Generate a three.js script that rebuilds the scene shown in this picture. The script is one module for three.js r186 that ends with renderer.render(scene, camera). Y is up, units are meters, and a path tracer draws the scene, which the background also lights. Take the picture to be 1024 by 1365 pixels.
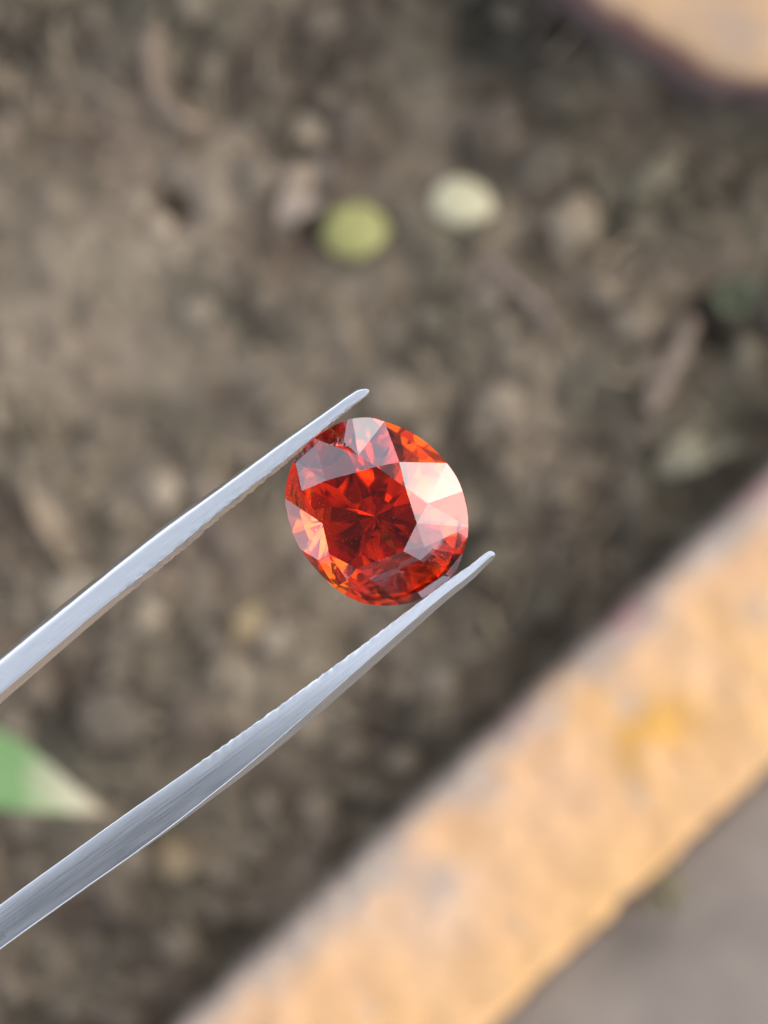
import * as THREE from 'three';
import { ImprovedNoise } from 'three/addons/math/ImprovedNoise.js';
import { mergeGeometries, mergeVertices } from 'three/addons/utils/BufferGeometryUtils.js';

// ------------------------------------------------------------------ camera, sky, sun, exposure
const scene = new THREE.Scene();
const H = 1.0;                                   // phone lens one metre above the soil
const GEM_Y = 0.87;                              // stone held 13 cm under the lens
const FOV = 26.57;
const camera = new THREE.PerspectiveCamera(FOV, 768 / 1024, 0.02, 200);
camera.position.set(0, H, 0);
camera.up.set(0, 0, -1);
camera.lookAt(0, 0, 0);
camera.focus = 0.1287;
const APERTURE = 0.0019;                         // entrance pupil of the phone, metres
camera.userData.fStop = camera.getFocalLength() * 1e-3 / APERTURE;
scene.add(camera);

const SUN = new THREE.Vector3(0.855, 0.50, -0.15).normalize();
{
  const W = 512, Hh = 256, data = new Float32Array(W * Hh * 4);
  const d = new THREE.Vector3();
  const nz = new ImprovedNoise();
  for (let j = 0; j < Hh; j++) for (let i = 0; i < W; i++) {
    const el = ((j + 0.5) / Hh - 0.5) * Math.PI, az = ((i + 0.5) / W - 0.5) * 2 * Math.PI;
    d.set(Math.cos(el) * Math.cos(az), Math.sin(el), Math.cos(el) * Math.sin(az));
    const s = Math.max(0, d.y), haze = (1 - s) * (0.72 + 0.28 * Math.min(1, s / 0.3));
    const ang = Math.acos(Math.min(1, Math.max(-1, d.dot(SUN))));
    const glow = 8.8 * Math.exp(-Math.pow(ang / 0.47, 2)) + 0.25 * Math.exp(-ang / 0.6);
    const cl = 1 + 0.22 * nz.noise(d.x * 2.2 + 5, d.y * 4 + 1, d.z * 2.2) + 0.1 * nz.noise(d.x * 6, d.y * 10, d.z * 6 + 3);
    let r = (0.008 + 4.3 * haze) * cl + glow, g = (0.02 + 4.75 * haze) * cl + glow * 0.95, b = (0.05 + 5.6 * haze) * cl + glow * 0.87;
    if (d.y < 0) { const k = Math.max(0.12, 1 + d.y * 6); r *= k; g *= k; b *= k; }
    data.set([r, g, b, 1], (j * W + i) * 4);
  }
  const t = new THREE.DataTexture(data, W, Hh, THREE.RGBAFormat, THREE.FloatType);
  t.mapping = THREE.EquirectangularReflectionMapping; t.colorSpace = THREE.LinearSRGBColorSpace;
  t.magFilter = t.minFilter = THREE.LinearFilter; t.needsUpdate = true;
  scene.background = t; scene.environment = t;
}
const sun = new THREE.DirectionalLight(new THREE.Color(1.0, 0.93, 0.82), 0.6);
sun.position.copy(SUN).multiplyScalar(4);
sun.castShadow = true; sun.shadow.radius = 50; sun.shadow.mapSize.set(2048, 2048);
Object.assign(sun.shadow.camera, { left: -1, right: 1, top: 1, bottom: -1, near: 0.1, far: 10 });
scene.add(sun, sun.target);

const renderer = new THREE.WebGLRenderer({ antialias: true });
renderer.setSize(768, 1024);
renderer.toneMapping = THREE.LinearToneMapping;
renderer.toneMappingExposure = 0.74;
renderer.shadowMap.enabled = true;

// ------------------------------------------------------------------ helpers
let seed = 90210;
const rnd = () => { seed = (seed * 1664525 + 1013904223) >>> 0; return seed / 4294967296; };
const rr = (a, b) => a + (b - a) * rnd();
const noise = new ImprovedNoise();
const N3 = (x, y, z) => noise.noise(x, y, z);
function fbm(x, y, z, o = 4) { let s = 0, a = 1, t = 0; for (let i = 0; i < o; i++) { s += a * N3(x + i * 7.3, y + i * 3.1, z); t += a; a *= 0.5; x *= 2.03; y *= 2.03; z *= 2.03; } return s / t; }
const clamp = THREE.MathUtils.clamp, sstep = THREE.MathUtils.smoothstep, lerp = THREE.MathUtils.lerp;
const TAN = Math.tan(FOV * Math.PI / 360);
// metres across at a height above the soil, measured off the photograph's grid
const at = (px, py, y) => { const k = (H - y) * TAN / 682.5; return [(px - 512) * k, (py - 682.5) * k]; };
const mm = 0.001;
const names = {};
const numbered = n => { const k = names[n] = (names[n] ?? -1) + 1; return k ? `${n}_${String(k).padStart(3, '0')}` : n; };
const shade = o => { o.traverse(c => { if (c.isMesh) { c.castShadow = true; c.receiveShadow = true; } }); return o; };
function tag(o, label, category, group) { o.userData.label = label; o.userData.category = category; if (group) o.userData.group = group; return o; }
function top(o, name) { o.name = numbered(name); scene.add(o); return shade(o); }
function part(parent, name, geo, mat) { const m = new THREE.Mesh(geo, mat); m.name = name; parent.add(m); return shade(m); }
function struct(name, geo, mat) { const m = new THREE.Mesh(geo, mat); m.userData.kind = 'structure'; return top(m, name); }
function colored(geo, fn) {
  const p = geo.attributes.position, c = new Float32Array(p.count * 3);
  for (let i = 0; i < p.count; i++) c.set(fn(p.getX(i), p.getY(i), p.getZ(i), i), i * 3);
  geo.setAttribute('color', new THREE.BufferAttribute(c, 3)); return geo;
}
const mix3 = (a, b, t) => [lerp(a[0], b[0], t), lerp(a[1], b[1], t), lerp(a[2], b[2], t)];
const std = (o) => new THREE.MeshStandardMaterial({ roughness: 0.9, ...o });
function grainTexture(size, fn) {
  const d = new Uint8Array(size * size * 4);
  for (let y = 0; y < size; y++) for (let x = 0; x < size; x++) { const v = clamp(fn(x, y), 0, 255); d.set([v, v, v, 255], (y * size + x) * 4); }
  const t = new THREE.DataTexture(d, size, size); t.wrapS = t.wrapT = THREE.RepeatWrapping; t.magFilter = THREE.LinearFilter; t.minFilter = THREE.LinearMipmapLinearFilter; t.generateMipmaps = true; t.needsUpdate = true; return t;
}
const grit = grainTexture(512, (x, y) => 128 + 70 * fbm(x / 14, y / 14, 2, 3) + (rnd() - 0.5) * 70);

// ------------------------------------------------------------------ soil
const gauss = (px, py, cx, cy, r) => Math.exp(-((px - cx) ** 2 + (py - cy) ** 2) / (r * r));
const toPx = (x, z) => { const k = H * TAN / 682.5; return [x / k + 512, z / k + 682.5]; };
const KA = [-0.7297, 0.6838], KB = [0.6838, 0.7297];             // along / across the kerb
const K0 = 1167 - (512 * 0.6838 + 682.5 * 0.7297);              // px from picture centre to its soil edge
const KTOP = 0.040;
const kScale = (H - KTOP) * TAN / 682.5;
const kNear = K0 * kScale, kWide = 284 * kScale;
function cell(x, z, s, k) {                                      // rounded clods: distance to scattered points
  const X = Math.floor(x / s), Z = Math.floor(z / s); let best = 9, id = 0;
  for (let i = -1; i <= 1; i++) for (let j = -1; j <= 1; j++) {
    const h = Math.sin((X + i) * 127.1 + (Z + j) * 311.7 + k * 74.7) * 43758.5453, h2 = Math.sin((X + i) * 269.5 + (Z + j) * 183.3 + k * 17.1) * 43758.5453;
    const fx = X + i + (h - Math.floor(h)), fz = Z + j + (h2 - Math.floor(h2));
    const d = Math.hypot(x / s - fx, z / s - fz); if (d < best) { best = d; id = h - Math.floor(h); }
  }
  return [best, id];
}
function soilHeight(x, z) {
  const wx = x + 0.012 * fbm(x * 30, z * 30, 4, 2), wz = z + 0.012 * fbm(x * 30, z * 30, 9, 2);
  const [a, ia] = cell(wx, wz, 0.034, 1), [b, ib] = cell(wx, wz, 0.015, 2);
  const [px, py] = toPx(x, z);
  let h = 0.012 * fbm(x * 14, z * 14, 1, 3);
  const rough = 1 - 0.5 * gauss(px, py, 170, 400, 230);
  h += rough * (0.008 * (1 - Math.min(1, a * a * 1.5)) * (0.35 + 0.65 * ia) + 0.007 * (1 - Math.min(1, b * b * 1.5)) * ib) + 0.0045 * fbm(x * 110, z * 130, 3, 3) - 0.012;
  h -= 0.02 * (gauss(px, py, 805, 625, 38) + 0.9 * gauss(px, py, 228, 268, 26) + gauss(px, py, 950, 430, 34) + 0.8 * gauss(px, py, 645, 20, 60) + 0.6 * gauss(px, py, 612, 735, 40) + 0.5 * gauss(px, py, 480, 880, 60));
  return h;
}
function soilColor(x, z) {
  const [px, py] = toPx(x, z);
  const dark = [0.036, 0.028, 0.018], mid = [0.134, 0.103, 0.069], light = [0.262, 0.202, 0.142], red = [0.115, 0.070, 0.048], olive = [0.085, 0.078, 0.050];
  const [a, ia] = cell(x + 0.01 * N3(x * 40, 1, z * 40), z + 0.01 * N3(x * 40, 8, z * 40), 0.03, 5);
  let t = 0.46 + 0.55 * fbm(x * 26, z * 26, 12, 4) + 0.42 * fbm(x * 10, z * 10, 22, 2) + 0.45 * fbm(x * 70, z * 70, 42, 3) + 0.45 * (ia - 0.5);
  t += 0.36 * gauss(px, py, 170, 380, 190) + 0.12 * gauss(px, py, 400, 420, 260) - 0.22 * gauss(px, py, 680, 60, 190) - 0.12 * gauss(px, py, 250, 1150, 260) - 0.1 * gauss(px, py, 560, 1000, 160);
  t += 0.3 * (gauss(px, py, 838, 180, 42) + gauss(px, py, 640, 400, 40) + gauss(px, py, 990, 310, 45) + gauss(px, py, 840, 360, 50) + gauss(px, py, 730, 540, 48) + gauss(px, py, 560, 1050, 40) + gauss(px, py, 320, 920, 60));
  t -= 0.3 * (gauss(px, py, 805, 625, 45) + gauss(px, py, 228, 268, 30) + gauss(px, py, 950, 430, 40) + gauss(px, py, 645, 20, 70) + gauss(px, py, 880, 270, 36) + gauss(px, py, 920, 330, 36));
  let c = t < 0.5 ? mix3(dark, mid, clamp(t * 2, 0, 1)) : mix3(mid, light, clamp(t * 2 - 1, 0, 1));
  c = mix3(c, red, clamp(0.9 * fbm(x * 20, z * 20, 31, 3) + 0.05 + 0.5 * gauss(px, py, 460, 150, 80) + 0.4 * gauss(px, py, 370, 370, 60), 0, 0.6));
  c = mix3(c, olive, clamp(0.9 * fbm(x * 17, z * 17, 51, 3) + 0.3 * sstep(px, 650, 1000), 0, 0.6));
  return c;
}
{
  const g = new THREE.PlaneGeometry(1.0, 1.1, 500, 550); g.rotateX(-Math.PI / 2);
  const p = g.attributes.position;
  for (let i = 0; i < p.count; i++) {
    const x = p.getX(i), z = p.getZ(i);
    let y = soilHeight(x, z);
    const e = Math.min(0.5 - Math.abs(x), 0.55 - Math.abs(z));
    const b = x * KB[0] + z * KB[1];
    y -= 0.025 * sstep(b, kNear + 0.02, kNear + 0.05);           // dips under the kerb and the paving
    y -= 0.003 * sstep(b, kNear - 0.03, kNear);                  // and along the kerb's foot
    p.setY(i, lerp(-0.02, y, sstep(e, 0, 0.03)));
  }
  colored(g, (x, y, z) => soilColor(x, z));
  g.computeVertexNormals();
  const uv = g.attributes.uv; for (let i = 0; i < uv.count; i++) uv.setXY(i, p.getX(i) / 0.06, p.getZ(i) / 0.06);
  const soil = struct('soil', g, std({ vertexColors: true, roughness: 0.97, bumpMap: grit, bumpScale: 0.0012 }));
  soil.userData.label = 'brown crumbly garden soil with clods, out of focus under the stone';
  // the bed beyond the picture, coarser
  const wide = new THREE.PlaneGeometry(6, 6, 420, 420); wide.rotateX(-Math.PI / 2);
  const wp = wide.attributes.position;
  for (let i = 0; i < wp.count; i++) { const x = wp.getX(i), z = wp.getZ(i), inside = Math.min(0.49 - Math.abs(x), 0.54 - Math.abs(z)), b = x * KB[0] + z * KB[1]; wp.setY(i, soilHeight(x, z) - 0.045 * sstep(inside, -0.02, 0.03) - 0.05 * sstep(b, kNear + 0.01, kNear + 0.06)); }
  colored(wide, (x, y, z) => soilColor(x, z)); wide.computeVertexNormals();
  const wu = wide.attributes.uv; for (let i = 0; i < wu.count; i++) wu.setXY(i, wp.getX(i) / 0.06, wp.getZ(i) / 0.06);
  struct('garden_bed', wide, std({ vertexColors: true, roughness: 0.97, bumpMap: grit, bumpScale: 0.0012 }));
  const far = new THREE.CircleGeometry(30, 64); far.rotateX(-Math.PI / 2); far.translate(0, -0.09, 0);
  struct('ground', far, std({ color: new THREE.Color().setRGB(0.09, 0.075, 0.055), roughness: 1 }));
}
// loose clods and crumbs
function lump(r, flat, s, det = 2, rough = 0.28) {
  let g = new THREE.IcosahedronGeometry(1, det); g = mergeVertices(g.deleteAttribute('normal').deleteAttribute('uv') && g);
  const p = g.attributes.position;
  for (let i = 0; i < p.count; i++) {
    const x = p.getX(i), y = p.getY(i), z = p.getZ(i), k = 1 + rough * fbm(x * 1.3 + s, y * 1.3, z * 1.3 + s * 2, 3) * 1.6;
    p.setXYZ(i, x * k * r, y * k * r * flat, z * k * r);
  }
  g.computeVertexNormals(); return g;
}
{
  const list = [];
  for (let i = 0; i < 1900; i++) {
    const x = rr(-0.3, 0.3), z = rr(-0.36, 0.36);
    if (x * KB[0] + z * KB[1] > kNear - 0.012) continue;
    const [px, py] = toPx(x, z);
    if (rnd() < 0.6 * gauss(px, py, 170, 400, 220)) continue;
    if (gauss(px, py, 472, 300, 90) + gauss(px, py, 617, 263, 80) > 0.4) continue;
    const big = rnd(), r = big > 0.985 ? rr(0.009, 0.013) : big > 0.78 ? rr(0.005, 0.009) : rr(0.002, 0.005);
    const g = lump(r, rr(0.4, 0.8), i * 1.7, r > 0.008 ? 3 : r > 0.005 ? 2 : 1, rr(0.35, 0.75)); g.scale(rr(0.7, 1.35), 1, 1);
    g.rotateY(rr(0, 6.28)); g.translate(x, soilHeight(x, z) + r * 0.35, z);
    const c0 = soilColor(x, z), k = rr(0.75, 1.5), w = rr(0, 0.35), c = mix3([c0[0] * k, c0[1] * k, c0[2] * k], [0.16, 0.125, 0.09], w);
    colored(g, (a, b, c2) => { const v = 1 + 0.25 * fbm(a * 150, b * 150, c2 * 150, 2); return [c[0] * v, c[1] * v, c[2] * v]; });
    list.push(g);
  }
  const m = new THREE.Mesh(mergeGeometries(list), std({ vertexColors: true, roughness: 0.97 }));
  m.userData.kind = 'stuff'; top(m, 'soil_clods');
}

{ // bits of straw, root and chaff
  const list = [];
  for (let i = 0; i < 420; i++) {
    const x = rr(-0.3, 0.3), z = rr(-0.36, 0.36); if (x * KB[0] + z * KB[1] > kNear - 0.015) continue;
    const [px, py] = toPx(x, z); if (gauss(px, py, 472, 300, 80) + gauss(px, py, 617, 263, 70) > 0.4) continue;
    const l = rr(0.008, 0.028), w = rr(0.0008, 0.0026), g = new THREE.BoxGeometry(l, w * 0.5, w, 6, 1, 1), p = g.attributes.position, bend = rr(-0.25, 0.25);
    for (let k = 0; k < p.count; k++) { const u = p.getX(k) / l; p.setZ(k, p.getZ(k) + bend * l * u * u * 2); p.setY(k, p.getY(k) + 0.002 * (1 - 4 * u * u)); }
    g.rotateY(rr(0, 6.28)); g.rotateX(rr(-0.3, 0.3)); g.translate(x, soilHeight(x, z) + 0.003, z); g.computeVertexNormals();
    const k = rr(0.4, 1.15), c = mix3([0.20, 0.15, 0.10], [0.26, 0.20, 0.12], rnd()).map(v => v * k);
    list.push(colored(g, () => c));
  }
  const m = new THREE.Mesh(mergeGeometries(list), std({ vertexColors: true })); m.userData.kind = 'stuff'; top(m, 'straw_bits');
}

// ------------------------------------------------------------------ paving and painted kerb
function slab(a0, a1, b0, b1, y0, y1, na, nb, round, bump, s) {   // a block in kerb axes, top rounded at its edges, sides to y0
  const pos = [], idx = [], ring = [];
  const prof = [];                                             // across: up one side, over the top, down the other
  const sides = 6;
  for (let i = 0; i <= sides; i++) prof.push([0, i / sides * (1 - 0.0001), 0]);
  for (let i = 0; i <= nb; i++) prof.push([i / nb, 1, 1]);
  for (let i = sides; i >= 0; i--) prof.push([1, i / sides * (1 - 0.0001), 0]);
  for (let j = 0; j <= na; j++) {
    const a = lerp(a0, a1, j / na);
    for (const [u, v, t] of prof) {
      let b = lerp(b0, b1, u), y = lerp(y0, y1, v);
      const e = Math.min(u, 1 - u) * (b1 - b0), ea = Math.min(a - a0, a1 - a);
      if (t) { const q = Math.min(e, ea); if (q < round) y -= round * (1 - Math.sqrt(Math.max(0, 1 - (1 - q / round) ** 2))); }
      else if (v * (y1 - y0) > y1 - y0 - round) y = Math.min(y, y1 - round);
      const w = bump * (t ? 1 : 0.6);
      y += (t || v > 0.5) ? w * fbm(a * 45 + s, b * 45, 3, 4) : 0;
      const inward = bump * (0.7 * fbm(a * 14, 7 + s, u * 4, 2) + 1.2 * fbm(a * 60, 2 + s, u * 4, 2));
      b += (u < 0.5 ? 1 : -1) * Math.abs(inward) * (e < 0.01 ? 1 : 0);
      pos.push(a * KA[0] + b * KB[0], y, a * KA[1] + b * KB[1]);
    }
  }
  const n = prof.length;
  for (let j = 0; j < na; j++) for (let i = 0; i < n - 1; i++) { const p = j * n + i; idx.push(p, p + 1, p + n, p + 1, p + n + 1, p + n); }
  for (const j of [0, na]) { const c = pos.length / 3; const a = j ? a1 : a0, b = (b0 + b1) / 2; pos.push(a * KA[0] + b * KB[0], (y0 + y1) / 2, a * KA[1] + b * KB[1]); for (let i = 0; i < n - 1; i++) { const p = j * n + i; j ? idx.push(p, p + 1, c) : idx.push(p + 1, p, c); } }
  const g = new THREE.BufferGeometry(); g.setAttribute('position', new THREE.Float32BufferAttribute(pos, 3)); g.setIndex(idx);
  const uv = new Float32Array(pos.length / 3 * 2); for (let i = 0; i < pos.length / 3; i++) { uv[2 * i] = pos[3 * i] / 0.05; uv[2 * i + 1] = pos[3 * i + 2] / 0.05; }
  g.setAttribute('uv', new THREE.BufferAttribute(uv, 2));
  g.computeVertexNormals(); return g;
}
const kab = (x, z) => [x * KA[0] + z * KA[1], x * KB[0] + z * KB[1]];
const tPx = (x, z) => [x / kScale + 512, z / kScale + 682.5];
{
  const g = slab(-0.9, 0.9, kNear + kWide + 0.001, kNear + kWide + 1.2, -0.03, 0.012, 360, 220, 0.004, 0.0025, 11);
  colored(g, (x, y, z) => {
    const t = 0.5 + 0.7 * fbm(x * 12, z * 12, 3, 4) + 0.25 * fbm(x * 60, z * 60, 8, 2);
    const [px, py] = toPx(x, z);
    let c = mix3([0.13, 0.105, 0.086], [0.25, 0.203, 0.165], clamp(t, 0, 1));
    return mix3(c, [0.07, 0.06, 0.05], 0.6 * gauss(px, py, 845, 1245, 48));
  });
  const m = struct('paving', g, std({ vertexColors: true, roughness: 0.93, bumpMap: grit, bumpScale: 0.0006 }));
  m.userData.label = 'rough grey brown paving beyond the painted kerb';
}
const paintMat = std({ vertexColors: true, roughness: 0.75, bumpMap: grit, bumpScale: 0.0005 });
const PEACH = [0.53, 0.305, 0.165], ORANGE = [0.57, 0.315, 0.110], GREY = [0.30, 0.25, 0.21], PINK = [0.36, 0.17, 0.15], YEL = [0.50, 0.25, 0.04], PALE = [0.49, 0.345, 0.25];
{
  const g = slab(-0.75, 0.75, kNear, kNear + kWide, -0.03, KTOP, 800, 70, 0.006, 0.005, 2);
  colored(g, (x, y, z) => {
    const [a, b] = kab(x, z), u = (b - kNear) / kWide, [px, py] = tPx(x, z);
    const n1 = fbm(x * 22, z * 22, 1, 4), n2 = fbm(x * 60, z * 60, 5, 3), n3 = fbm(x * 11, z * 11, 15, 3);
    let c = mix3(PEACH, ORANGE, clamp(0.05 + u * 0.8 + n3 * 0.7, 0, 1));
    c = mix3(c, PALE, clamp(n1 * 0.5 + 0.02 + 0.5 * gauss(px, py, 560, 1230, 70), 0, 0.7));
    c = mix3(c, GREY, clamp(1.05 - u * 5.2 + n1 * 1.5 + n2 * 0.4, 0, 0.8));                 // paint worn off along the soil edge
    c = mix3(c, GREY, clamp((n2 - 0.28) * 5, 0, 0.6) + 0.75 * Math.min(1, gauss(px, py, 592, 1178, 26) + 0.7 * gauss(px, py, 1012, 815, 26) + 0.55 * gauss(px, py, 650, 1050, 24)));
    c = mix3(c, YEL, 0.95 * Math.min(1, gauss(px, py, 850, 990, 48) + 0.8 * gauss(px, py, 900, 955, 42) + 0.6 * gauss(px, py, 790, 940, 26)) * clamp(0.75 + n2 * 1.6, 0, 1));
    c = mix3(c, [0.38, 0.31, 0.26], 0.6 * gauss(px, py, 836, 938, 18));
    if (u < 0.2) c = mix3(c, PINK, 0.9 * Math.min(1, gauss(px, py, 838, 822, 30) + 0.9 * gauss(px, py, 1005, 650, 30) + 0.5 * gauss(px, py, 690, 960, 26)) * (1 - u * 4));
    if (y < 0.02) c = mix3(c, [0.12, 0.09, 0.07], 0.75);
    const k = 1 + 0.10 * n2 + 0.14 * fbm(x * 160, z * 160, 2, 3); return [c[0] * k, c[1] * k, c[2] * k];
  });
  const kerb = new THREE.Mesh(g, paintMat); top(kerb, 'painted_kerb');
  tag(kerb, 'long peach orange painted kerb with worn grey edge between soil and grey paving', 'kerb');
}
{ // corner block, top right
  const y = 0.06, w = (px, py) => at(px, py, y);
  const outline = [[768, -30], [796, -6], [845, 26], [900, 62], [950, 88], [1000, 101], [1060, 106], [1300, 104], [1330, -40], [1300, -260], [1000, -350], [760, -280], [720, -140], [738, -60]];
  const cv = new THREE.CatmullRomCurve3(outline.map(([a, b]) => { const q = w(a, b); return new THREE.Vector3(q[0], 0, q[1]); }), true, 'centripetal');
  const n = 200, pts = cv.getSpacedPoints(n).slice(0, n), c = pts.reduce((s, p) => s.add(p), new THREE.Vector3()).multiplyScalar(1 / n);
  const pos = [], idx = [], rows = [[1.012, -0.03], [1.01, 0.02], [1.0, y - 0.012], [0.99, y - 0.006], [0.975, y - 0.002], [0.955, y]];
  for (let k = 1; k < 14; k++) rows.push([0.955 * (1 - k / 14), y]);
  for (const [s, h] of rows) for (const p of pts) {
    const x = c.x + (p.x - c.x) * s, z = c.z + (p.z - c.z) * s, q = 0.006 * fbm(x * 32, z * 32, h * 40, 4);
    pos.push(x + q, h + (h > 0.03 ? q : 0), z + q);
  }
  for (let r = 0; r < rows.length - 1; r++) for (let i = 0; i < n; i++) { const a = r * n + i, b = r * n + (i + 1) % n; idx.push(a, a + n, b, b, a + n, b + n); }
  const ci = pos.length / 3; pos.push(c.x, y, c.z); const l = (rows.length - 1) * n; for (let i = 0; i < n; i++) idx.push(l + i, ci, l + (i + 1) % n);
  const g = new THREE.BufferGeometry(); g.setAttribute('position', new THREE.Float32BufferAttribute(pos, 3)); g.setIndex(idx);
  const uv = []; for (let i = 0; i < pos.length / 3; i++) uv.push(pos[3 * i] / 0.05, pos[3 * i + 2] / 0.05); g.setAttribute('uv', new THREE.Float32BufferAttribute(uv, 2));
  g.computeVertexNormals();
  { const nn = g.attributes.normal; if (nn.getY(ci) < 0) { const ix = g.index.array; for (let i = 0; i < ix.length; i += 3) { const t = ix[i]; ix[i] = ix[i + 1]; ix[i + 1] = t; } g.computeVertexNormals(); } }
  colored(g, (x, yy, z) => {
    const n1 = fbm(x * 22 + 9, z * 22, 1, 4), n2 = fbm(x * 60, z * 60 + 4, 5, 3); const [px, py] = tPx(x, z);
    let k = mix3([0.40, 0.245, 0.125], [0.40, 0.25, 0.14], clamp(0.4 + n1 * 1.4, 0, 1));
    k = mix3(k, [0.20, 0.16, 0.16], clamp(gauss(px, py, 745, -10, 50), 0, 0.9));
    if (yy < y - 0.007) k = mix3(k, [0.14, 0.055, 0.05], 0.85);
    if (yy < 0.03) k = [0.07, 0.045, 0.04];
    k = mix3(k, [0.27, 0.20, 0.15], clamp(n1 * 2 - 0.1, 0, 0.6)); const v = 1 + 0.3 * n2; return k.map(q => q * v);
  });
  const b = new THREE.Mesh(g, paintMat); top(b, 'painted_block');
  tag(b, 'rounded orange painted block at the edge of the soil, upper right corner', 'block');
}

// ------------------------------------------------------------------ things lying on the soil
function pebble(px, py, rx, ry, h, turn, c1, c2, label, s) {
  const k = H * TAN / 682.5, [x, z] = at(px, py, 0.01), g = lump(1, 1, s, 4, 0.16);
  g.scale(rx * k, h, ry * k); g.computeVertexNormals();
  colored(g, (a, b, c) => { const t = clamp(0.5 + 1.6 * fbm(a * 70 + s, b * 70, c * 70, 3), 0, 1); return mix3(c1, c2, t); });
  const m = new THREE.Mesh(g, std({ vertexColors: true, roughness: 0.55 })); top(m, 'pebble');
  m.position.set(x, soilHeight(x, z) + h * 0.55, z); m.rotation.y = turn;
  return tag(m, label, 'pebble', 'pale pebbles lying on the soil');
}
pebble(472, 301, 43, 37, 0.0065, 0.1, [0.20, 0.19, 0.055], [0.29, 0.265, 0.085], 'rounded yellow green pebble lying on the soil, left of the cream pebble', 3.1);
pebble(617, 264, 42, 32, 0.006, -0.2, [0.34, 0.295, 0.18], [0.44, 0.39, 0.24], 'oval cream white pebble lying on the soil, right of the yellow green one', 8.6);

function dryLeaf(name, pxs, width, curl, c1, c2, label, category, yOff = 0.006) {   // a curled blade along picture points
  const pts = pxs.map(([a, b], i) => { const [x, z] = at(a, b, 0.01); return new THREE.Vector3(x, soilHeight(x, z) + yOff + 0.006 * Math.sin(i * 2.1), z); });
  const cv = new THREE.CatmullRomCurve3(pts), n = 24, m = 8, pos = [], idx = [], th = 0.0006;
  for (const side of [1, -1]) for (let i = 0; i <= n; i++) {
    const t = i / n, p = cv.getPoint(t), d = cv.getTangent(t), w = new THREE.Vector3(-d.z, 0, d.x).normalize();
    const hw = width * Math.pow(Math.sin(Math.PI * clamp(0.06 + t * 0.9, 0, 1)), 0.7);
    for (let j = 0; j <= m; j++) { const s = j / m * 2 - 1; pos.push(p.x + w.x * s * hw, p.y + curl * s * s + 0.0012 * N3(t * 9, s * 3, width * 900) + side * th / 2, p.z + w.z * s * hw); }
  }
  const q = (n + 1) * (m + 1);
  for (let i = 0; i < n; i++) for (let j = 0; j < m; j++) { const a = i * (m + 1) + j, b = a + m + 1; idx.push(a, a + 1, b, a + 1, b + 1, b, q + a, q + b, q + a + 1, q + a + 1, q + b, q + b + 1); }
  const g = new THREE.BufferGeometry(); g.setAttribute('position', new THREE.Float32BufferAttribute(pos, 3)); g.setIndex(idx); g.computeVertexNormals();
  colored(g, (x, y, z) => mix3(c1, c2, clamp(0.5 + 1.5 * fbm(x * 60, y * 60, z * 60, 3), 0, 1)));
  const o = new THREE.Mesh(g, std({ vertexColors: true, roughness: 0.85, side: THREE.DoubleSide })); top(o, name);
  return tag(o, label, category, 'dry leaves scattered on the soil');
}
dryLeaf('dry_leaf', [[38, 622], [62, 668], [84, 712], [98, 752]], 0.0085, 0.004, [0.17, 0.125, 0.08], [0.25, 0.185, 0.12], 'long tan dry leaf on the soil above the upper tweezer arm', 'leaf');
dryLeaf('dry_leaf', [[372, 292], [392, 268], [415, 246], [440, 205]], 0.008, 0.003, [0.19, 0.145, 0.115], [0.27, 0.21, 0.165], 'pinkish beige dry leaf just left of the yellow green pebble', 'leaf');
dryLeaf('dry_leaf', [[880, 628], [915, 604], [955, 590], [985, 592]], 0.009, 0.004, [0.17, 0.155, 0.10], [0.26, 0.22, 0.15], 'pale olive dry leaf on the soil near the kerb at the right', 'leaf');
dryLeaf('dry_leaf', [[318, 862], [330, 835], [345, 808]], 0.006, 0.002, [0.20, 0.14, 0.07], [0.26, 0.19, 0.10], 'small yellowish dry leaf on the soil between the two tweezer arms', 'leaf');
dryLeaf('dry_leaf', [[212, 1165], [232, 1150], [250, 1130], [262, 1118]], 0.0085, 0.003, [0.17, 0.12, 0.065], [0.24, 0.175, 0.10], 'yellowish brown dry leaf on the soil below the lower tweezer arm', 'leaf');
function twig(pxs, r, c, label) {
  const pts = pxs.map(([a, b], i) => { const [x, z] = at(a, b, 0.01); return new THREE.Vector3(x, soilHeight(x, z) + r + 0.004, z); });
  const g = new THREE.TubeGeometry(new THREE.CatmullRomCurve3(pts), 40, r, 8);
  const p = g.attributes.position; for (let i = 0; i < p.count; i++) p.setXYZ(i, p.getX(i) + 0.0012 * N3(p.getX(i) * 200, p.getY(i) * 200, 1), p.getY(i), p.getZ(i) + 0.0012 * N3(p.getZ(i) * 200, 3, p.getX(i) * 200));
  colored(g, (x, y, z) => { const k = 1 + 0.4 * fbm(x * 90, y * 90, z * 90, 2); return c.map(q => q * k); });
  const o = new THREE.Mesh(g, std({ vertexColors: true })); top(o, 'twig'); return tag(o, label, 'twig', 'twigs scattered on the soil');
}
twig([[205, 40], [200, 90], [214, 130], [238, 152], [262, 158]], 0.0035, [0.17, 0.12, 0.085], 'bent reddish brown twig on the soil near the upper left corner');
twig([[865, 545], [890, 500], [912, 455], [930, 425]], 0.0045, [0.19, 0.14, 0.105], 'straight pinkish brown twig on the soil beside the small green weed');
twig([[650, 340], [680, 370], [712, 398], [740, 432]], 0.003, [0.16, 0.115, 0.09], 'thin brown twig on the soil below the cream pebble');

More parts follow.
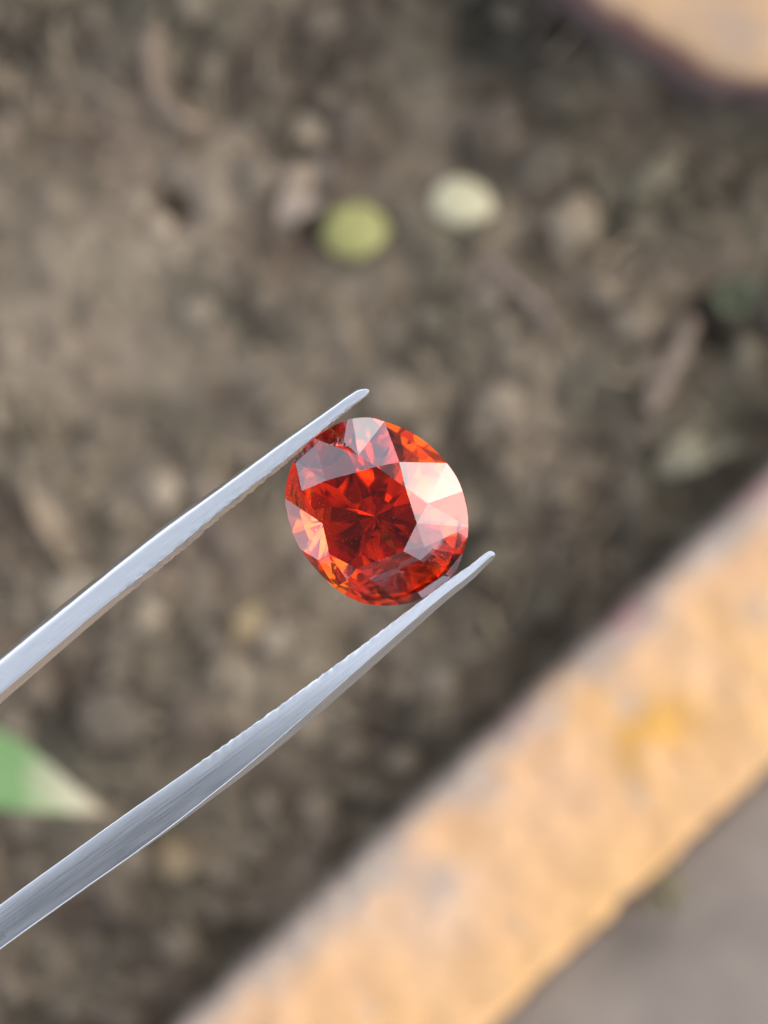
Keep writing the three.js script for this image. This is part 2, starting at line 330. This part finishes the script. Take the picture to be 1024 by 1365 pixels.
// a blade of a leaf, used by the weed and by the tall plant
function blade(pts, widths, colorAt, fold = 0.15, th = 0.0004) {
  const cv = new THREE.CatmullRomCurve3(pts), n = 60, m = 12, pos = [], col = [], idx = [], q = (n + 1) * (m + 1);
  for (const side of [1, -1]) for (let i = 0; i <= n; i++) {
    const t = i / n, p = cv.getPoint(t), d = cv.getTangent(t), w = new THREE.Vector3(-d.z, 0, d.x).normalize();
    const f = t * (widths.length - 1), k = Math.min(widths.length - 2, Math.floor(f)), hw = lerp(widths[k], widths[k + 1], f - k);
    for (let j = 0; j <= m; j++) { const s = j / m * 2 - 1; pos.push(p.x + w.x * s * hw, p.y + Math.abs(s) * hw * fold + side * th / 2 * (1 - s * s * 0.9), p.z + w.z * s * hw); col.push(...colorAt(t, s)); }
  }
  for (let i = 0; i < n; i++) for (let j = 0; j < m; j++) { const a = i * (m + 1) + j, b = a + m + 1; idx.push(a, a + 1, b, a + 1, b + 1, b, q + a, q + b, q + a + 1, q + a + 1, q + b, q + b + 1); }
  const g = new THREE.BufferGeometry(); g.setAttribute('position', new THREE.Float32BufferAttribute(pos, 3)); g.setAttribute('color', new THREE.Float32BufferAttribute(col, 3)); g.setIndex(idx); g.computeVertexNormals(); return g;
}
const leafMat = new THREE.MeshPhysicalMaterial({ vertexColors: true, roughness: 0.6, side: THREE.DoubleSide });
{
  const weed = new THREE.Group(); const [x, z] = at(985, 395, 0.01), y = soilHeight(x, z); weed.position.set(x, y, z);
  for (let i = 0; i < 6; i++) {
    const a = i * 2.4, l = rr(0.009, 0.016), c = Math.cos(a), s = Math.sin(a), q = rr(0.8, 1.2);
    part(weed, 'leaf', blade([new THREE.Vector3(0, 0, 0), new THREE.Vector3(c * l * 0.5, 0.010, s * l * 0.5), new THREE.Vector3(c * l, 0.009, s * l)], [0.0008, 0.004, 0.0055, 0.004, 0.0005], () => [0.065 * q, 0.072 * q, 0.036 * q]), leafMat);
  }
  top(weed, 'weed'); tag(weed, 'small green weed sprouting from the soil at the right edge', 'weed');
  const moss = []; const [mx, mz] = at(893, 1186, 0.012);
  for (let i = 0; i < 14; i++) { const g = lump(rr(0.0025, 0.005), 0.6, i * 3.3, 1); g.translate(mx + rr(-0.008, 0.008), 0.0125, mz + rr(-0.008, 0.008)); moss.push(g); }
  const mm_ = new THREE.Mesh(mergeGeometries(moss), std({ color: new THREE.Color().setRGB(0.155, 0.128, 0.075) })); top(mm_, 'moss_tuft'); tag(mm_, 'tiny yellow green moss tuft on the grey paving beside the kerb', 'moss');
}
{ // tall plant left of the picture whose leaf tip reaches in
  const plant = new THREE.Group(), y = 0.42, base = at(-560, 900, y); plant.position.set(-0.27, 0, base[1]);
  const L = (px, py, yy) => { const q = at(px, py, yy); return new THREE.Vector3(q[0] + 0.27, yy, q[1] - base[1]); };
  const green = [0.085, 0.165, 0.045], green2 = [0.14, 0.235, 0.085], dry = t => mix3([0.34, 0.31, 0.20], [0.30, 0.22, 0.14], sstep(t, 0.85, 1));
  const k = (H - y) * TAN / 682.5;
  const tipColor = (t, s) => { const d = sstep(t + 0.10 * N3(s * 2.5, t * 9, 2) - 0.05 * s, 0.64, 0.86); return mix3(mix3(green, green2, clamp(0.5 + 0.5 * Math.sin(s * 22) * 0.5 + 0.6 * N3(t * 14, s * 3, 1) + (1 - Math.abs(s)) * 0.2, 0, 1)), dry(t), d); };
  part(plant, 'leaf', blade([L(-560, 900, y - 0.10), L(-400, 905, y - 0.01), L(-200, 955, y + 0.005), L(0, 1028, y), L(76, 1059, y - 0.002), L(142, 1084, y - 0.006)], [14, 50, 60, 64, 62, 58, 53, 46, 35, 23, 12, 1].map(v => v * k), tipColor, 0.1), leafMat);
  part(plant, 'stem', new THREE.TubeGeometry(new THREE.CatmullRomCurve3([new THREE.Vector3(0, -0.02, 0), new THREE.Vector3(0.02, 0.3, 0.006), L(-560, 900, y - 0.09)]), 30, 0.005, 10), std({ color: new THREE.Color().setRGB(0.10, 0.17, 0.05) }));
  top(plant, 'leafy_plant'); tag(plant, 'green leaf blade with a whitish dry tip at the left edge between the tweezer arms', 'plant');
}

// ------------------------------------------------------------------ gemstone
const GK = (H - GEM_Y) * TAN / 682.5, GC = [503, 683];
const gx = px => (px - GC[0]) * GK, gz = py => (py - GC[1]) * GK;
{
  const outline = [[494, 557], [512, 561.5], [535, 569.5], [560, 583.5], [577, 597], [595, 617], [610, 639], [619.5, 665], [624.3, 693], [624, 716], [618, 737.5], [610, 759], [590, 782], [567, 797], [543, 806], [516, 808.5], [494, 807.5], [472.5, 801], [450.6, 788], [428.8, 767.5], [410, 745], [396, 722], [386.6, 697], [381.5, 675], [380.6, 658], [383, 640], [389.7, 620], [400.6, 603], [416, 587], [432, 575], [449, 565.5], [469, 559]];
  const cv = new THREE.CatmullRomCurve3(outline.map(([a, b]) => new THREE.Vector3(gx(a), 0, gz(b))), true, 'centripetal');
  const NR = 160, ring = cv.getSpacedPoints(NR).slice(0, NR);
  const HC = 1.75 * mm, GT = 0.16 * mm, GB = -0.30 * mm, TX = 0.0, TZ = -0.06;
  const near = ([a, b]) => { let k = 0, d = 9; ring.forEach((p, i) => { const e = Math.hypot(p.x - gx(a), p.z - gz(b)); if (e < d) { d = e; k = i; } }); return k; };
  const G = { 0: [468.5, 559], 1: [512.5, 562], 2: [559, 583], 3: [595.5, 618], 4: [616, 657], 5: [624, 704], 6: [616, 742], 7: [597, 767], 8: [562, 794], 9: [537, 804], 10: [495, 807], 11: [447, 785], 12: [425, 763], 13: [401, 731], 14: [391, 710], 15: [381, 662], 16: [392, 614], 17: [417, 586], 18: [440, 570] };
  const gi = {}; for (const k in G) gi[k] = near(G[k]);
  const T = { A: [502, 623], B: [540, 650], C: [555.2, 697.6], D: [537.4, 734], E: [476, 757], F: [440, 738], H: [431, 697.6], I: [435.6, 641.2] };
  const S = { AB: [532, 616.6], BC: [569.5, 671.3], CD: [565.4, 729], DE: [530.5, 760], EF: [463, 773], FH: [425, 746], HI: [404, 655], IA: [478, 607.5] };
  const drop = p => { const q = (p.x * 0.45 + p.z * 0.89) / mm; return (0.30 * Math.max(0, q - 1.2) - 0.45 * Math.exp(-((p.x / mm + 5) ** 2 + (p.z / mm - 1.3) ** 2) / 3) + 0.9 * Math.exp(-((p.x / mm + 2.8) ** 2 + (p.z / mm + 5) ** 2) / 0.9) + 1.35 * Math.exp(-((p.x / mm - 1.5) ** 2 + (p.z / mm + 5) ** 2) / 2.2) - 0.45 * Math.exp(-((p.x / mm + 1.5) ** 2 + (p.z / mm + 5.5) ** 2) / 0.7)) * mm; };
  const flat = ([a, b]) => new THREE.Vector3(gx(a), 0, gz(b));
  const dr = ring.map(drop), up = dr.map(d => GT - d), dn = dr.map(d => GB - d);
  const Tv = {}, Sv = {}; for (const k in T) { Tv[k] = flat(T[k]); Tv[k].y = HC; }
  const kiteG = { A: 1, B: 3, C: 5, D: 7, E: 9, F: 11, H: 14, I: 17 };
  for (const k in S) {                                            // heights that keep the neighbouring kites flat
    const s = flat(S[k]); let sum = 0;
    for (const c of k === 'AB' ? 'BB' : k === 'BC' ? 'BB' : k) { const t = Tv[c], g = ring[gi[kiteG[c]]], gy = up[gi[kiteG[c]]], dx = g.x - t.x, dz = g.z - t.z, u = ((s.x - t.x) * dx + (s.z - t.z) * dz) / (dx * dx + dz * dz); sum += HC + (gy - HC) * u; }
    s.y = sum / 2 - ({ IA: 0.12 }[k] ?? 0) * mm; Sv[k] = s;
  }
  const gp = (i, y) => new THREE.Vector3(ring[i].x, y, ring[i].z);
  const tris = [];
  const tri = (a, b, c) => tris.push([a, b, c]);
  const planeY = (a, b, c, x, z) => { const n = new THREE.Vector3().crossVectors(b.clone().sub(a), c.clone().sub(a)); return a.y - (n.x * (x - a.x) + n.z * (z - a.z)) / n.y; };
  const arcs = (i, j) => { const l = [i]; while (l[l.length - 1] !== j) l.push((l[l.length - 1] + 1) % NR); return l; };
  const crownArc = (apex, g0, g1) => {
    const i = gi[g0], j = gi[g1], l = arcs(i, j), a = gp(i, up[i]), b = gp(j, up[j]);
    for (const k of l.slice(1, -1)) up[k] = planeY(apex, a, b, ring[k].x, ring[k].z);
    for (let k = 0; k < l.length - 1; k++) tri(apex, gp(l[k], up[l[k]]), gp(l[k + 1], up[l[k + 1]]));
  };
  for (const [s, a, b, c] of [['AB', 1, 2, 3], ['BC', 3, 4, 5], ['CD', 5, 6, 7], ['DE', 7, 8, 9], ['EF', 9, 10, 11], ['FH', 11, 12, 13], ['IA', 17, 18, 0]]) { crownArc(Sv[s], a, b); crownArc(Sv[s], b, c); }
  crownArc(Sv.IA, 0, 1);
  crownArc(Tv.H, 13, 14); crownArc(Tv.H, 14, 15); crownArc(Sv.HI, 15, 16); crownArc(Tv.I, 16, 17);
  const g_ = k => gp(gi[k], up[gi[k]]);
  for (const [k, s1, s2] of [['A', 'IA', 'AB'], ['B', 'AB', 'BC'], ['C', 'BC', 'CD'], ['D', 'CD', 'DE'], ['E', 'DE', 'EF'], ['F', 'EF', 'FH']]) { tri(Tv[k], Sv[s1], g_(kiteG[k])); tri(Tv[k], g_(kiteG[k]), Sv[s2]); }
  tri(Tv.H, Sv.FH, g_(13)); tri(Tv.H, g_(15), Sv.HI); tri(Tv.I, Sv.HI, g_(16)); tri(Tv.I, g_(17), Sv.IA);
  for (const k of ['AB', 'BC', 'CD', 'DE', 'EF', 'FH', 'HI', 'IA']) tri(Tv[k[0]], Sv[k], Tv[k[1]]);
  const tl = 'ABCDEFHI'.split('').map(k => Tv[k]); for (let i = 1; i < 7; i++) tri(tl[0], tl[i], tl[i + 1]);
  // pavilion: three tiers of fourteen triangular facets closing on a point
  for (let k = 0; k < NR; k++) dn[k] = Math.min(dn[k], up[k] - 0.06 * mm);
  const nCrown = tris.length;
  const NM = 14, culet = new THREE.Vector3(gx(500), -5.50 * mm, gz(684));
  const pa = i => Math.round((((i % NM) + NM) % NM) * NR / NM);
  let ps = 11; const jr = (a, b) => { ps = (ps * 1664525 + 1013904223) >>> 0; return a + (b - a) * ps / 4294967296; }; for (let i = 0; i < 5; i++) jr(0, 1);
  const tiers = [[0.79, -1.45], [0.50, -3.02], [0.22, -4.42]].map(([f, y], t) => Array.from({ length: NM }, (_, j) => {
    const off = t % 2 ? 0 : NR / NM / 2, r = ring[(Math.round(pa(j) + off + jr(-2.6, 2.6)) + NR) % NR], q = f * (1 + jr(-0.10, 0.10));
    return new THREE.Vector3(culet.x + (r.x - culet.x) * q, (y - 5.4 * (f - q)) * mm * (1 + jr(-0.03, 0.03)) - drop(r) * f * 0.8, culet.z + (r.z - culet.z) * q);
  }));
  const lower = (apex, i, j) => { const l = arcs(i, j), a = gp(i, dn[i]), b = gp(j, dn[j]); for (const k of l.slice(1, -1)) dn[k] = Math.min(planeY(apex, a, b, ring[k].x, ring[k].z), up[k] - 0.05 * mm); for (let k = 0; k < l.length - 1; k++) tri(apex, gp(l[k + 1], dn[l[k + 1]]), gp(l[k], dn[l[k]])); };
  for (let j = 0; j < NM; j++) {
    const k = (j + 1) % NM, [A, B, C] = tiers;
    lower(A[j], pa(j), pa(j + 1)); tri(gp(pa(k), dn[pa(k)]), A[k], A[j]);
    tri(A[j], A[k], B[k]); tri(A[j], B[k], B[j]);
    tri(B[j], B[k], C[j]); tri(B[k], C[k], C[j]);
    tri(C[j], C[k], culet);
  }
  for (let i = 0; i < NR; i++) { const j = (i + 1) % NR; tri(gp(i, up[i]), gp(i, dn[i]), gp(j, up[j])); tri(gp(j, up[j]), gp(i, dn[i]), gp(j, dn[j])); }
  const cen = new THREE.Vector3(0, -0.8 * mm, 0), pos = [], guv = [];
  for (const t of tris) {                                          // outward winding: the stone is convex
    const n = new THREE.Vector3().crossVectors(t[1].clone().sub(t[0]), t[2].clone().sub(t[0])), m = t[0].clone().add(t[1]).add(t[2]).multiplyScalar(1 / 3).sub(cen);
    const q = n.dot(m) < 0 ? [t[0], t[2], t[1]] : t;
    const under = tris.indexOf(t) >= nCrown ? 0.75 : 0.25;
    for (const v of q) { pos.push(v.x, v.y + TX * v.x + TZ * v.z, v.z); guv.push(under, 0.5); }
  }
  const g = new THREE.BufferGeometry(); g.setAttribute('position', new THREE.Float32BufferAttribute(pos, 3)); g.setAttribute('uv', new THREE.Float32BufferAttribute(guv, 2)); g.computeVertexNormals();
  // crown polished, pavilion and girdle less so
  const polish = new THREE.DataTexture(new Uint8Array([0, 4, 0, 255, 0, 4, 0, 255, 0, 44, 0, 255, 0, 44, 0, 255]), 4, 1); polish.needsUpdate = true;
  const mat = new THREE.MeshPhysicalMaterial({ color: 0xffffff, roughness: 0.5, roughnessMap: polish, transmission: 1, thickness: 0.006, ior: 1.88, attenuationColor: new THREE.Color().setRGB(0.77, 0.160, 0.00003), attenuationDistance: 0.006 });
  const gem = new THREE.Mesh(g, mat); top(gem, 'gemstone');
  gem.position.set((GC[0] - 512) * GK, GEM_Y, (GC[1] - 682.5) * GK);
  tag(gem, 'oval faceted orange red gemstone held between the two tweezer tips', 'gemstone');
  // inclusions: golden needles and crystal flecks under the crown at the left, a veil at the lower right
  const bits = [];
  const chip = (x, y, z, sx, sy, sz) => { const c = new THREE.OctahedronGeometry(1, 0); const q = c.attributes.position; for (let i = 0; i < q.count; i++) q.setXYZ(i, q.getX(i) * sx, q.getY(i) * sy, q.getZ(i) * sz); c.rotateX(rr(-0.6, 0.6)); c.rotateZ(rr(-0.6, 0.6)); c.computeVertexNormals(); c.translate(x, y, z); bits.push(c); };
  for (let i = 0; i < 80; i++) chip(gx(rr(388, 428)), rr(-1.6, -0.35) * mm, gz(rr(632, 672)), rr(0.02, 0.06) * mm, rr(0.02, 0.07) * mm, rr(0.02, 0.07) * mm);
  for (let i = 0; i < 16; i++) chip(gx(419 - i * 0.55 + rr(-1.5, 1.5)), rr(-0.9, -0.5) * mm, gz(650 + i * 1.9), rr(0.03, 0.07) * mm, 0.05 * mm, rr(0.06, 0.13) * mm);
  for (let i = 0; i < 40; i++) { const a = rr(0, 6.28), r = rnd() * 20; chip(gx(576 + Math.cos(a) * r), rr(-2.2, -1.0) * mm, gz(747 + Math.sin(a) * r), rr(0.02, 0.10) * mm, rr(0.01, 0.03) * mm, rr(0.02, 0.07) * mm); }
  for (let i = 0; i < 110; i++) chip(gx(rr(430, 545)), rr(-2.0, 0.3) * mm, gz(rr(660, 765)), rr(0.012, 0.035) * mm, rr(0.012, 0.03) * mm, rr(0.012, 0.035) * mm);
  const inc = part(gem, 'inclusion', mergeGeometries(bits), std({ color: new THREE.Color().setRGB(0.85, 0.5, 0.12), roughness: 0.35 }));
  inc.userData.kind = 'stuff';
}

// ------------------------------------------------------------------ tweezers
{
  const brushed = grainTexture(512, (x, y) => 0);
  { const d = brushed.image.data, row = []; for (let y = 0; y < 512; y++) row.push(140 + 18 * N3(y / 9, 4, 1) + 18 * N3(y / 4.3, 8, 1) + (rnd() - 0.5) * 16);
    for (let y = 0; y < 512; y++) for (let x = 0; x < 512; x++) { const v = clamp(row[y] + 26 * N3(x / 45, y / 3.5, 7) + 30 * N3(x / 140, y / 40, 17) + (rnd() - 0.5) * 16, 0, 255), i = (y * 512 + x) * 4; d[i] = d[i + 1] = d[i + 2] = v; } }
  const steel = new THREE.MeshPhysicalMaterial({ color: new THREE.Color().setRGB(0.63, 0.63, 0.63), metalness: 1, roughness: 0.56, roughnessMap: brushed, bumpMap: brushed, bumpScale: 0.00001 });
  const tw = new THREE.Group(); top(tw, 'tweezers');
  tag(tw, 'brushed steel tweezers with two long arms gripping the orange red gemstone', 'tweezers');
  // each arm: picture points of its outer and inner edge, from the far handle to the tip, then a lift in millimetres
  const topA = [[-1500, 2080, 2110], [-900, 1610, 1662], [-420, 1228, 1282], [-160, 1007, 1061], [0, 871, 925], [122, 773, 821], [215, 700, 746], [300, 640.6, 675], [378, 584, 615], [446.5, 537, 559], [476, 517.6, 535], [487, 516.5, 526.5], [492, 519, 522.5]];
  const botA = [[-1500, 2140, 2112], [-900, 1800, 1738], [-420, 1560, 1500], [-160, 1388, 1330], [0, 1267, 1206.8], [97.6, 1197, 1136], [171, 1146, 1083], [250, 1090, 1028], [342, 1022, 963], [415, 962, 910], [487.5, 899, 856.6], [540, 852, 816.5], [591, 806, 778.5], [629, 774.6, 751.7], [648, 755.5, 736.5], [655, 748, 733.5], [660, 742, 737]];
  function tine(list, outer, lift, wearFrom) {
    // centre line and half width in picture pixels; vertical gap is turned into width across the arm
    const slope = (c, i) => i === 0 ? (list[1][c] - list[0][c]) / (list[1][0] - list[0][0]) : i === list.length - 1 ? (list[i][c] - list[i - 1][c]) / (list[i][0] - list[i - 1][0]) : (list[i + 1][c] - list[i - 1][c]) / (list[i + 1][0] - list[i - 1][0]);
    const edge = (x, c) => {
      let i = 0; while (i < list.length - 2 && x > list[i + 1][0]) i++;
      const h = list[i + 1][0] - list[i][0], t = clamp((x - list[i][0]) / h, 0, 1), t2 = t * t, t3 = t2 * t;
      return (2 * t3 - 3 * t2 + 1) * list[i][c] + (t3 - 2 * t2 + t) * h * slope(c, i) + (-2 * t3 + 3 * t2) * list[i + 1][c] + (t3 - t2) * h * slope(c, i + 1);
    };
    const n = 520, pos = [], uv = [], idx = [];
    const section = (half, depth, ft) => {                         // across (-1 inner .. 1 outer), drop in metres; doubled points are hard edges
      const k = sstep(ft, 3, 24), ub = outer > 0 ? lerp(0.12, 0.93, k) : 0.66, w = outer > 0 ? lerp(0.03, 0.06, k) : 0.30;
      const t1 = outer > 0 ? lerp(-0.42, -0.32, k) : 0.30, te = outer > 0 ? lerp(t1, -0.10, k) : t1, tb = outer > 0 ? 1.27 : 1.22, hm = half * GK, out = [];
      const US = [-1, -0.985, -0.95];
      for (let i = 1; i <= 8; i++) US.push(lerp(-0.95, ub - w, i / 8));
      for (let i = 1; i <= 5; i++) US.push(lerp(ub - w, ub + w, i / 5));
      for (let i = 1; i <= 4; i++) US.push(lerp(ub + w, 1, i / 4));
      let y = 0; const ys = US.map((u, i) => { if (i) { const um = (u + US[i - 1]) / 2; y += (u - US[i - 1]) * hm * Math.tan(lerp(lerp(t1, te, Math.min(1, um + 1)), tb, sstep(um, ub - w, ub + w))); } return y; });
      const top = Math.min(...ys); ys.forEach((v, i) => { let e = v - top; if (i < 2) e += hm * (0.035 - 0.025 * i); out.push([US[i], e]); });
      const yi = out[0][1], yo = out[out.length - 1][1], bot = Math.max(depth, yo + 0.2 * mm), sl = outer > 0 ? -0.05 : 0.11 * sstep(ft, 2, 10);
      out.push([1.0, yo], [1.0, lerp(yo, bot, 0.5)], [0.97, bot - 0.05 * mm], [0.8, bot], [-0.8 - sl * bot / hm, bot], [-1 - sl * (bot - 0.05 * mm) / hm, bot - 0.05 * mm]);
      for (const q of [0.75, 0.5, 0.3, 0.15, 0.05]) out.push([-1 - sl * lerp(yi, bot, q) / hm, lerp(yi, bot, q)]);
      out.push([-1, yi]);
      return out;
    };
    const section0 = section(10, mm, 3);
    const m = section0.length; let len = 0, prev = null;
    for (let i = 0; i <= n; i++) {
      // more sections towards the tip
      const t = 1 - Math.pow(1 - i / n, 1.6), x0 = list[0][0], x1 = list[list.length - 1][0];
      const x = lerp(x0, x1, t), mid = q => (edge(q, 1) + edge(q, 2)) / 2, p = { x, y: mid(x) }, w = Math.abs(edge(x, 1) - edge(x, 2));
      const sl = (mid(Math.min(x1, x + 2)) - mid(Math.max(x0, x - 2))) / (Math.min(x1, x + 2) - Math.max(x0, x - 2)), d = { x: 1 / Math.hypot(1, sl), y: sl / Math.hypot(1, sl) };
      const nx = -d.y, ny = d.x;                                    // picture normal
      const sgn = outer * (ny > 0 ? 1 : -1);
      const half = w / 2 * Math.abs(d.x) ;
      const fromTip = (list[list.length - 1][0] - p.x) * GK * 1000; // mm
      const depth = clamp(1.5 + Math.max(0, fromTip) * 0.06, 1.5, 5) * mm, sec = section(Math.max(half, 1), depth, fromTip);
      const yTop = GEM_Y + 0.62 * mm + lift * mm * sstep(fromTip, 14, 70) + Math.min(0, fromTip - 1) * 0.15 * mm * 0;
      for (let k = 0; k < m; k++) {
        let [u, v] = sec[k];
        let off = u * half;
        if (u < -0.94 && p.x > wearFrom) off += (0.30 * Math.sin(p.x * 0.42 + 1.6 * Math.sin(p.x * 0.061)) + 0.9 * N3(p.x * 0.25, k * 0.2, 3) + 0.6 * N3(p.x * 0.9, k, 5)) * sstep(fromTip, 0, 1.2) * sstep(p.x, wearFrom, wearFrom + 30) * (half / 24 + 0.35);
        if (k > m - 8 && k < m - 1 && p.x > wearFrom) off -= 2.4 * Math.abs(N3(p.x * 0.23, k * 0.9, 13)) * sstep(p.x, wearFrom, wearFrom + 60) * sstep(fromTip, 0, 2) + 0.8 * N3(p.x * 0.7, k * 1.3, 23);
        off += 0.25 * N3(p.x * 0.08, u * 2, 9);
        const y = yTop - v, kk = (H - yTop) * TAN / 682.5;
        pos.push((p.x + nx * off * sgn - 512) * kk, y, (p.y + ny * off * sgn - 682.5) * kk);
        uv.push(p.x / 380, (u * half + v / GK) / 130);
      }
    }
    const flip = outer > 0;
    for (let i = 0; i < n; i++) for (let k = 0; k < m; k++) { const a = i * m + k, b = i * m + (k + 1) % m; flip ? idx.push(a, a + m, b, b, a + m, b + m) : idx.push(a, b, a + m, b, b + m, a + m); }
    for (const i of [0, n]) { const c0 = pos.length / 3; let s = [0, 0, 0]; for (let k = 0; k < m; k++) for (let q = 0; q < 3; q++) s[q] += pos[(i * m + k) * 3 + q] / m; pos.push(...s); uv.push(0, 0); for (let k = 0; k < m; k++) { const a = i * m + k, b = i * m + (k + 1) % m; idx.push(a, b, c0); } }
    const g = new THREE.BufferGeometry(); g.setAttribute('position', new THREE.Float32BufferAttribute(pos, 3)); g.setAttribute('uv', new THREE.Float32BufferAttribute(uv, 2)); g.setIndex(idx); g.computeVertexNormals();
    return g;
  }
  const a1 = part(tw, 'arm', tine(topA, -1, 1.5, 128), steel); a1.userData.label = 'upper arm, pale blue, pressed against the upper left of the gemstone';
  const a2 = part(tw, 'arm', tine(botA, 1, 0.5, 262), steel); a2.userData.label = 'lower arm, grey, under the lower right of the gemstone';
}
renderer.render(scene, camera);
